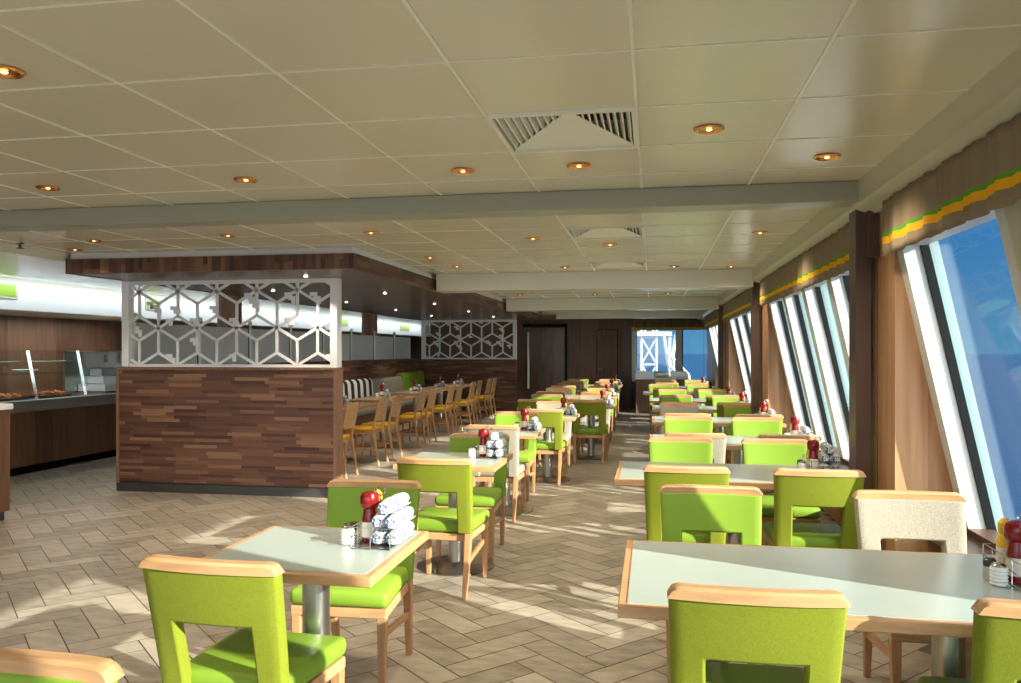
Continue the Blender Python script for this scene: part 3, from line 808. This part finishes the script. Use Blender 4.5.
# ------------------------------------------------------------------ tables
def mk_table(lx,ly,poles,topm=None,disc=.27,rim=M['oak'],py=0):
    def f():
        t=empty('dining_table'); tag(t,'','table')
        topm_=topm or M['top']
        bm=BM(); r=.028
        box(bm,-lx/2,lx/2,-ly/2,ly/2,.712,.748,0,.003,1)
        o=obj('table_edge',bm,rim,t,False)
        bm=BM(); box(bm,-lx/2+r,lx/2-r,-ly/2+r,ly/2-r,.7485,.7505,0); obj('tabletop',bm,topm_,t,False)
        for px in poles:
            bm=BM(); lathe(bm,[(0,.02),(.052,.02),(.052,.70),(0,.70)],28,px,py); box(bm,px-.18,px+.18,py-.18,py+.18,.70,.712,0); obj('pedestal',bm,M['steel'],t)
            bm=BM(); lathe(bm,[(0,0),(disc,0),(disc,.008),(disc-.03,.016),(.09,.026),(.07,.034),(.058,.036),(0,.036)],40,px,py); obj('base_plate',bm,M['base'],t)
        return t
    return f
mkSmall=mk_table(.69,.70,(0,)); mkLong=mk_table(1.36,.78,(.05,)); mkFour=mk_table(1.30,.70,(-.33,.33),disc=.22)
mkLong0=mk_table(1.52,.84,(-.45,.32),py=.10)

# table-top things
def mk_rack():
    t=empty('condiment_caddy'); tag(t,'','caddy')
    bm=BM()
    def loop(z,x0=-.078,x1=.078,y0=-.15,y1=.15): tube(bm,[(x0,y0,z),(x1,y0,z),(x1,y1,z),(x0,y1,z)],.0022,5,True)
    loop(.004); loop(.045); loop(.082)
    for x in (-.078,.0,.078):
        for y in (-.15,.15): tube(bm,[(x,y,.003),(x,y,.082)],.0022,5)
    for y in (-.075,0,.075):
        for x in (-.078,.078): tube(bm,[(x,y,.003),(x,y,.082)],.002,5)
    obj('wire_basket',bm,M['chrome'],t)
    bm=BM(); box(bm,-.078,.078,-.15,.15,.0005,.004); obj('base_tray',bm,M['steel'],t,False)
    bm=BM(); tube(bm,[(-.012,.0,.004),(-.012,.0,.18)],.003,6)
    tube(bm,[(-.012+.018*math.sin(a*PI/8),0,.198-.018*math.cos(a*PI/8)) for a in range(16)],.0035,6,True)
    obj('handle',bm,M['chrome'],t)
    return t
def mk_ketchup():
    t=empty('ketchup_bottle'); tag(t,'','bottle')
    bm=BM(); lathe(bm,[(0,0),(.029,0),(.031,.01),(.030,.08),(.025,.11),(.023,.13),(0,.13)],16); obj('bottle_body',bm,M['red'],t)
    bm=BM(); lathe(bm,[(.023,.128),(.033,.135),(.037,.148),(.037,.172),(.031,.188),(.016,.194),(0,.195)],18); obj('cap',bm,M['red'],t)
    bm=BM(); lathe(bm,[(.0318,.02),(.0312,.078)],16); obj('bottle_label',bm,M['label'],t)
    return t
def mk_mustard():
    t=empty('mustard_bottle'); tag(t,'','bottle')
    bm=BM(); lathe(bm,[(0,0),(.024,0),(.026,.01),(.026,.11),(.018,.135),(0,.135)],16); obj('bottle_body',bm,M['yellow'],t)
    bm=BM(); lathe(bm,[(.018,.134),(.022,.14),(.022,.17),(.010,.185),(0,.186)],16); obj('cap',bm,M['yellow'],t)
    bm=BM(); lathe(bm,[(.0268,.03),(.0268,.09)],16); obj('bottle_label',bm,M['label'],t)
    return t
def mk_shaker():
    t=empty('pepper_shaker'); tag(t,'','shaker')
    bm=BM(); lathe(bm,[(0,0),(.020,0),(.021,.008),(.019,.045),(0,.045)],14); obj('shaker_body',bm,M['shaker'],t)
    bm=BM(); lathe(bm,[(.019,.044),(.021,.05),(.020,.064),(.012,.072),(0,.073)],14); obj('shaker_cap',bm,M['pepper'],t)
    return t
def mk_pot():
    t=empty('salt_shaker'); tag(t,'','shaker')
    bm=BM()
    pr=[(0,0)]
    for k in range(5): pr+=[(.024,.002+k*.011),(.027,.007+k*.011)]
    pr+=[(.024,.06),(0,.06)]
    lathe(bm,pr,18); obj('shaker_body',bm,M['white'],t)
    bm=BM(); lathe(bm,[(.022,.059),(.023,.066),(.014,.072),(0,.072)],14); obj('shaker_cap',bm,M['chrome'],t)
    return t
def mk_nap():
    bm=BM(); N_=18; pts=[]
    # rolled cloth: outer tube with spiral end faces
    rr=[.022,.0275,.029,.0295,.029,.0295,.0285,.029,.0275,.022]
    tube(bm,[(.0012*math.sin(i*1.7),-.115+.23*i/9,.001*math.cos(i*2.1)) for i in range(10)],rr,14)
    for s in (-1,1):
        sp=[( (.004+.0016*k)*math.cos(k*.9), s*(.114+.001), (.004+.0016*k)*math.sin(k*.9)) for k in range(10)]
        tube(bm,sp,.0022,5)
    # loose flap
    hexa(bm,[(.012,-.10,-.024),(.030,-.10,-.018),(.030,.11,-.018),(.012,.11,-.024),(.014,-.10,-.020),(.030,-.10,-.014),(.030,.11,-.014),(.014,.11,-.020)])
    return tag(obj('napkin_roll',bm,M['napkin']),'','napkin')
def setting(x,y,where,full=True,rz=0,z=.7506):
    c,s=math.cos(rz),math.sin(rz)
    def W(a,b,h=0): return (x+a*c-b*s,y+a*s+b*c,z+h)
    put(mk_rack,'rack',W(0,0),rz,'chrome wire condiment caddy on %s'%where,'wire condiment caddies')
    put(mk_ketchup,'ket',W(-.046,-.03,.0045),rz,'red ketchup bottle in the caddy on %s'%where,'ketchup bottles')
    put(mk_mustard,'mus',W(-.046,.055,.0045),rz,'yellow mustard bottle in the caddy on %s'%where,'mustard bottles')
    g='napkin rolls in the caddy on %s'%where
    n=[(.010,.0,.035,0),(.074-.004,.0,.035,0)]
    if full: n+=[(.010,.012,.096,.0),(.070,-.006,.096,.0),(.040,.01,.148,-.05)]
    else: n+=[(.040,.01,.088,.0)]
    for a,b,h,rr in n:
        put(mk_nap,'nap',W(a,b,h),rz+rr,'white printed napkin roll in the caddy on %s'%where,g)
    put(mk_pot,'pot',W(-.118,-.08),rz,'white ribbed salt shaker beside the caddy on %s'%where,'salt shakers')
    put(mk_shaker,'shk',W(-.118,-.01),rz,'dark capped pepper shaker beside the caddy on %s'%where,'pepper shakers')

# left two-seat tables
ordn=['nearest','second','third','fourth','fifth','sixth','seventh','eighth']
small=[(-1.265,2.885),(-1.35,5.44),(-1.37,7.42),(-1.20,9.28)]
for i,(x,y) in enumerate(small):
    nm='the %s two-seat aisle table'%ordn[i]
    put(mkSmall,'small',(x,y,0),0,'square two-seat table with pale top, %s of those left of the aisle'%ordn[i],'two-seat aisle tables')
    setting(x+.22,y+.14,nm,i<2)
G2='chairs at the two-seat aisle tables'
chair('g',-1.33,1.50,-1,'green dining chair cut off at the bottom left photo corner',G2)
chair('g',-1.34,2.28,1,'green dining chair, near side of the nearest two-seat aisle table',G2,rz=math.radians(-3))
chair('g',-1.36,3.84,-1,'green dining chair, far side of the nearest two-seat aisle table',G2,rz=math.radians(2))
chair('g',-1.29,4.68,1,'green dining chair, near side of the second two-seat aisle table',G2,rz=math.radians(-2))
chair('g',-1.33,6.14,-1,'green dining chair, far side of the second two-seat aisle table',G2)
chair('s',-1.38,6.88,1,'grey dining chair, near side of the third two-seat aisle table',G2)
chair('g',-1.42,8.42,-1,'green dining chair, far side of the third two-seat aisle table',G2)
chair('g',-1.21,8.86,1,'green dining chair, near side of the fourth two-seat aisle table',G2)
chair('s',-1.24,10.28,-1,'grey dining chair, far side of the fourth two-seat aisle table',G2)
G4='chairs at the four-seat tables left of the aisle'
fours=[(-1.17,11.1),(-1.22,13.2),(-1.26,15.4),(-1.30,17.7)]
kinds=[('gg','gs'),('sg','gg'),('gg','ss'),('gs','sg')]
kinds=[('gg','gs'),('gs','sg'),('gg','sg'),('sg','gs')]
for i,(x,y) in enumerate(fours):
    nm='the %s four-seat table left of the aisle'%ordn[i]
    put(mkFour,'four',(x,y+.15,0),0,'four-seat table with pale top, %s of those left of the aisle'%ordn[i],'four-seat tables left of the aisle')
    setting(x+.53,y+.24,nm,False)
    for j,(dx) in enumerate((-.38,.34)):
        c=kinds[i][0][j]; e=('wall end','aisle end')[j]
        cn={'g':'green','s':'grey'}
        chair(c,x+dx,y-.46,1,'%s dining chair, near side, %s, of %s'%(cn[c],e,nm),G4)
        c=kinds[i][1][j]
        chair(c,x+dx,y+.80,-1,'%s dining chair, far side, %s, of %s'%(cn[c],e,nm),G4)
# right tables
long_=[(.66,2.80,1.0),(.46,5.12,1.0),(.66,6.95,1.24),(.68,8.98,1.24),(.68,10.88,1.22),(.64,12.65,1.2),(.52,14.85,1.1),(.60,17.2,1.1)]
rk=[('gg','gs'),('gg','gg'),('ss','gg'),('gg','sg'),('gg','gg'),('gg','gg'),('gs','gg'),('gg','gg')]
tops=[(-.53,.26+.03,.42-.66,.0)]
G6='chairs at the long window tables'
for i,(x,y,cx) in enumerate(long_):
    nm='the %s long window table'%ordn[i]
    lab='long pale table beside the windows, %s from the camera'%ordn[i]
    if i==0: put(mkLong0,'long0',(x,y,0),0,lab,'long window tables')
    else: put(mkLong,'long',(x,y,0),0,lab,'long window tables')
    if i==0: setting(1.21,2.87,nm,True)
    else: setting(min(cx,x+.57) if i!=1 else 1.03,y+.12,nm,i<2)
    cn={'g':'green','s':'grey'}
    near_x=[(.28,1.07),(.19,.90),(.34,1.05),(.36,1.08),(.34,1.04),(.34,1.02),(.25,.95),(.3,.95)][i]
    far_x=[(.275,1.16),(.21,.89),(.35,1.0),(.33,1.10),(.35,1.09),(.34,1.0),(.17,.9),(.3,.95)][i]
    yn=[2.26,4.60,6.48,8.50,10.38,12.12,14.36,16.7][i]; yf=[3.95,6.14,8.10,10.12,12.0,13.9,16.0,18.4][i]
    for j in (0,1):
        e=('aisle end','window end')[j]
        c=rk[i][0][j]; chair(c,near_x[j],yn,1,'%s dining chair, near side, %s, of %s'%(cn[c],e,nm),G6)
        c=rk[i][1][j]; chair(c,far_x[j],yf,-1,'%s dining chair, far side, %s, of %s'%(cn[c],e,nm),G6)

# booth tables and slim chairs
mkBooth=mk_table(.72,1.28,(0,),M['boothtop'],.24)
def mk_cafe():
    t=empty('slim_wooden_chair'); tag(t,'','chair')
    bm=BM(); box(bm,-.20,.20,-.19,.21,.445,.485,0,.014,2); obj('seat',bm,M['seatyellow'],t)
    bm=BM(); box(bm,-.19,.19,-.18,.20,.41,.445,0,.004,1); obj('seat_frame',bm,M['oak'],t,False)
    # back plate slightly curved
    bm=BM(); rings=[]
    for i in range(9):
        x=-.20+.40*i/8; cur=-.02*(1-(x/.2)**2); e=(.03 if i in (0,8) else 0)
        rings.append([bm.verts.new(p) for p in ((x,-.215+cur,.58+e),(x,-.233+cur,.58+e),(x,-.285+cur,.885-e*.8),(x,-.265+cur,.885-e*.8))])
    for a,b_ in zip(rings,rings[1:]):
        for k in range(4): bm.faces.new((a[k],a[(k+1)%4],b_[(k+1)%4],b_[k]))
    bm.faces.new(rings[0][::-1]); bm.faces.new(rings[-1])
    obj('backrest',bm,M['oak'],t)
    for sx in (-1,1):
        bm=BM(); taper(bm,(sx*.18,.19,0),(sx*.175,.18,.42),.022,.034); obj('leg',bm,M['oak'],t,False)
        bm=BM(); taper(bm,(sx*.18,-.27,0),(sx*.175,-.19,.46),.024,.036); taper(bm,(sx*.175,-.19,.45),(sx*.175,-.222,.64),.034,.024); obj('leg',bm,M['oak'],t,False)
        bm=BM(); bar(bm,(sx*.178,-.235,.22),(sx*.178,.185,.22),.014,.024); obj('stretcher',bm,M['oak'],t,False)
    return t
bt=[8.75,10.5,12.35,14.2,15.95,17.55]
for i,y in enumerate(bt):
    put(mkBooth,'booth',(-4.28,y,0),0,'brown topped booth table by the benches, %s from the front partition'%ordn[i],'booth tables')
    setting(-4.35,y+.3,'the %s booth table'%ordn[i],False,rz=.3)
    for j,dy in enumerate((-.31,.31)):
        put(mk_cafe,'cafe',(-3.79,y+dy,0),PI/2,'slim wooden chair with yellow seat, %s side of the %s booth table'%(('near','far')[j],ordn[i]),'slim wooden chairs along the booth tables')

# ------------------------------------------------------------------ outside
bm=BM(); box(bm,-3000,3000,-500,4000,-14.2,-14,0)
sea=bpy.data.materials.new('sea'); sea.use_nodes=True; nt=sea.node_tree; b_=nt.nodes['Principled BSDF']
b_.inputs['Base Color'].default_value=(.008,.06,.15,1); b_.inputs['Roughness'].default_value=.45
nz=nt.nodes.new('ShaderNodeTexNoise'); nz.inputs['Scale'].default_value=.6; nz.inputs['Detail'].default_value=6
ge=nt.nodes.new('ShaderNodeNewGeometry'); nt.links.new(ge.outputs['Position'],nz.inputs['Vector'])
bp=nt.nodes.new('ShaderNodeBump'); bp.inputs['Strength'].default_value=.4; bp.inputs['Distance'].default_value=.4
nt.links.new(nz.outputs['Fac'],bp.inputs['Height']); nt.links.new(bp.outputs[0],b_.inputs['Normal'])
o=obj('sea_water',bm,sea,smooth=False); tag(o,'deep blue open sea outside the windows','sea',kind='stuff')
# radar mast
mt=empty('radar_mast',(.36,30,-1)); tag(mt,'white steel mast with stairs outside the forward window','mast')
bm=BM()
for x in (-.75,-.2): 
    for y in (-.3,.3): tube(bm,[(x,y,-13),(x,y,4.0)],.05,8)
for z in (0,1.0,2.0,3.0):
    for y in (-.3,.3):
        tube(bm,[(-.75,y,z),(-.2,y,z+1)],.03,6); tube(bm,[(-.2,y,z),(-.75,y,z+1)],.03,6); tube(bm,[(-.75,y,z),(-.2,y,z)],.03,6)
obj('tower',bm,M['mast'],mt)
bm=BM(); box(bm,-.95,.35,-.5,.5,3.05,3.2); tube(bm,[(.05,-.4,3.1),(.35,-.4,1.2)],.06,8); tube(bm,[(.5,-.4,3.1),(.2,-.4,1.2)],.06,8); tube(bm,[(.27,-.4,3),(.27,-.4,-13)],.05,10); obj('platform',bm,M['mast'],mt,False)
bm=BM()
for h in (0,.35,.75): tube(bm,[(.2,-.5,1.7+h),(.95,-.5,.9+h),(1.05,-.5,.2+h)],.035,6)
for k in range(5): tube(bm,[(.25+.17*k,-.5,1.6-.18*k),(.25+.17*k,-.5,2.35-.18*k)],.03,6)
obj('stair_rail',bm,M['mast'],mt)
bm=BM()
for k in range(6): box(bm,.25+.15*k,.45+.15*k,-.9,-.5,1.5-.2*k,1.55-.2*k)
obj('stairs',bm,M['mast'],mt,False)

# ------------------------------------------------------------------ lights
sun=bpy.data.lights.new('sun','SUN'); sun.energy=13.5; sun.angle=math.radians(.6); sun.color=(1,.90,.74)
so=bpy.data.objects.new('sun',sun); C.objects.link(so)
so.rotation_euler=Vector((-.846,.408,-.342)).to_track_quat('-Z','Y').to_euler()
for i,(x,y) in enumerate(lamps):
    l=bpy.data.lights.new('downlight','SPOT'); l.energy=45; l.color=(1,.82,.6); l.spot_size=math.radians(130); l.spot_blend=.9; l.shadow_soft_size=.04
    o=bpy.data.objects.new('downlight_lamp',l); C.objects.link(o); o.location=(x,y,ZC-.03)
for i,(x,y) in enumerate(SL):
    l=bpy.data.lights.new('soffit','SPOT'); l.energy=55; l.color=(1,.86,.68); l.spot_size=math.radians(110); l.spot_blend=.8; l.shadow_soft_size=.03
    o=bpy.data.objects.new('soffit_lamp',l); C.objects.link(o); o.location=(x,y,2.22)
# strip lamps without fixtures: cool on the buffet bulkhead, warm above the counter
def strip(loc,rot,sx,sy,e,col):
    l=bpy.data.lights.new('strip','AREA'); l.shape='RECTANGLE'; l.size=sx; l.size_y=sy; l.energy=e; l.color=col
    o=bpy.data.objects.new('strip_lamp',l); C.objects.link(o); o.location=loc; o.rotation_euler=rot
strip((-7.30,15,2.33),(0,math.radians(60),0),.05,22,50,(.85,.95,1))
strip((-8.1,9.5,1.95),(0,0,0),.3,4,30,(1,.9,.75))
# world
w=bpy.data.worlds.new('world'); S.world=w; w.use_nodes=True; nt=w.node_tree; N=nt.nodes; L=nt.links
bg=N['Background']; tc=N.new('ShaderNodeTexCoord'); sp=N.new('ShaderNodeSeparateXYZ'); L.new(tc.outputs['Generated'],sp.inputs[0])
rp=N.new('ShaderNodeValToRGB'); r=rp.color_ramp
r.elements[0].position=0; r.elements[0].color=(.10,.30,.52,1); r.elements[1].position=.8; r.elements[1].color=(.03,.12,.34,1)
e=r.elements.new(.12); e.color=(.055,.23,.50,1)
L.new(sp.outputs[2],rp.inputs[0])
dt=N.new('ShaderNodeVectorMath'); dt.operation='DOT_PRODUCT'; L.new(tc.outputs['Generated'],dt.inputs[0]); dt.inputs[1].default_value=(.55,-.80,.25)
mr=N.new('ShaderNodeMapRange'); mr.inputs['From Min'].default_value=-.25; mr.inputs['From Max'].default_value=1; mr.inputs['To Min'].default_value=0; mr.inputs['To Max'].default_value=1; L.new(dt.outputs['Value'],mr.inputs[0])
pw=N.new('ShaderNodeMath'); pw.operation='POWER'; pw.inputs[1].default_value=1.4; L.new(mr.outputs[0],pw.inputs[0])
sc_=N.new('ShaderNodeVectorMath'); sc_.operation='SCALE'; sc_.inputs[0].default_value=(3.9,3.85,3.6); L.new(pw.outputs[0],sc_.inputs['Scale'])
ad=N.new('ShaderNodeVectorMath'); ad.operation='ADD'; L.new(rp.outputs[0],ad.inputs[0]); L.new(sc_.outputs[0],ad.inputs[1])
L.new(ad.outputs[0],bg.inputs[0]); bg.inputs[1].default_value=1.0
S.view_settings.view_transform='Standard'; S.view_settings.look='None'; S.view_settings.exposure=0.15; S.view_settings.gamma=1; S.view_settings.use_curve_mapping=False
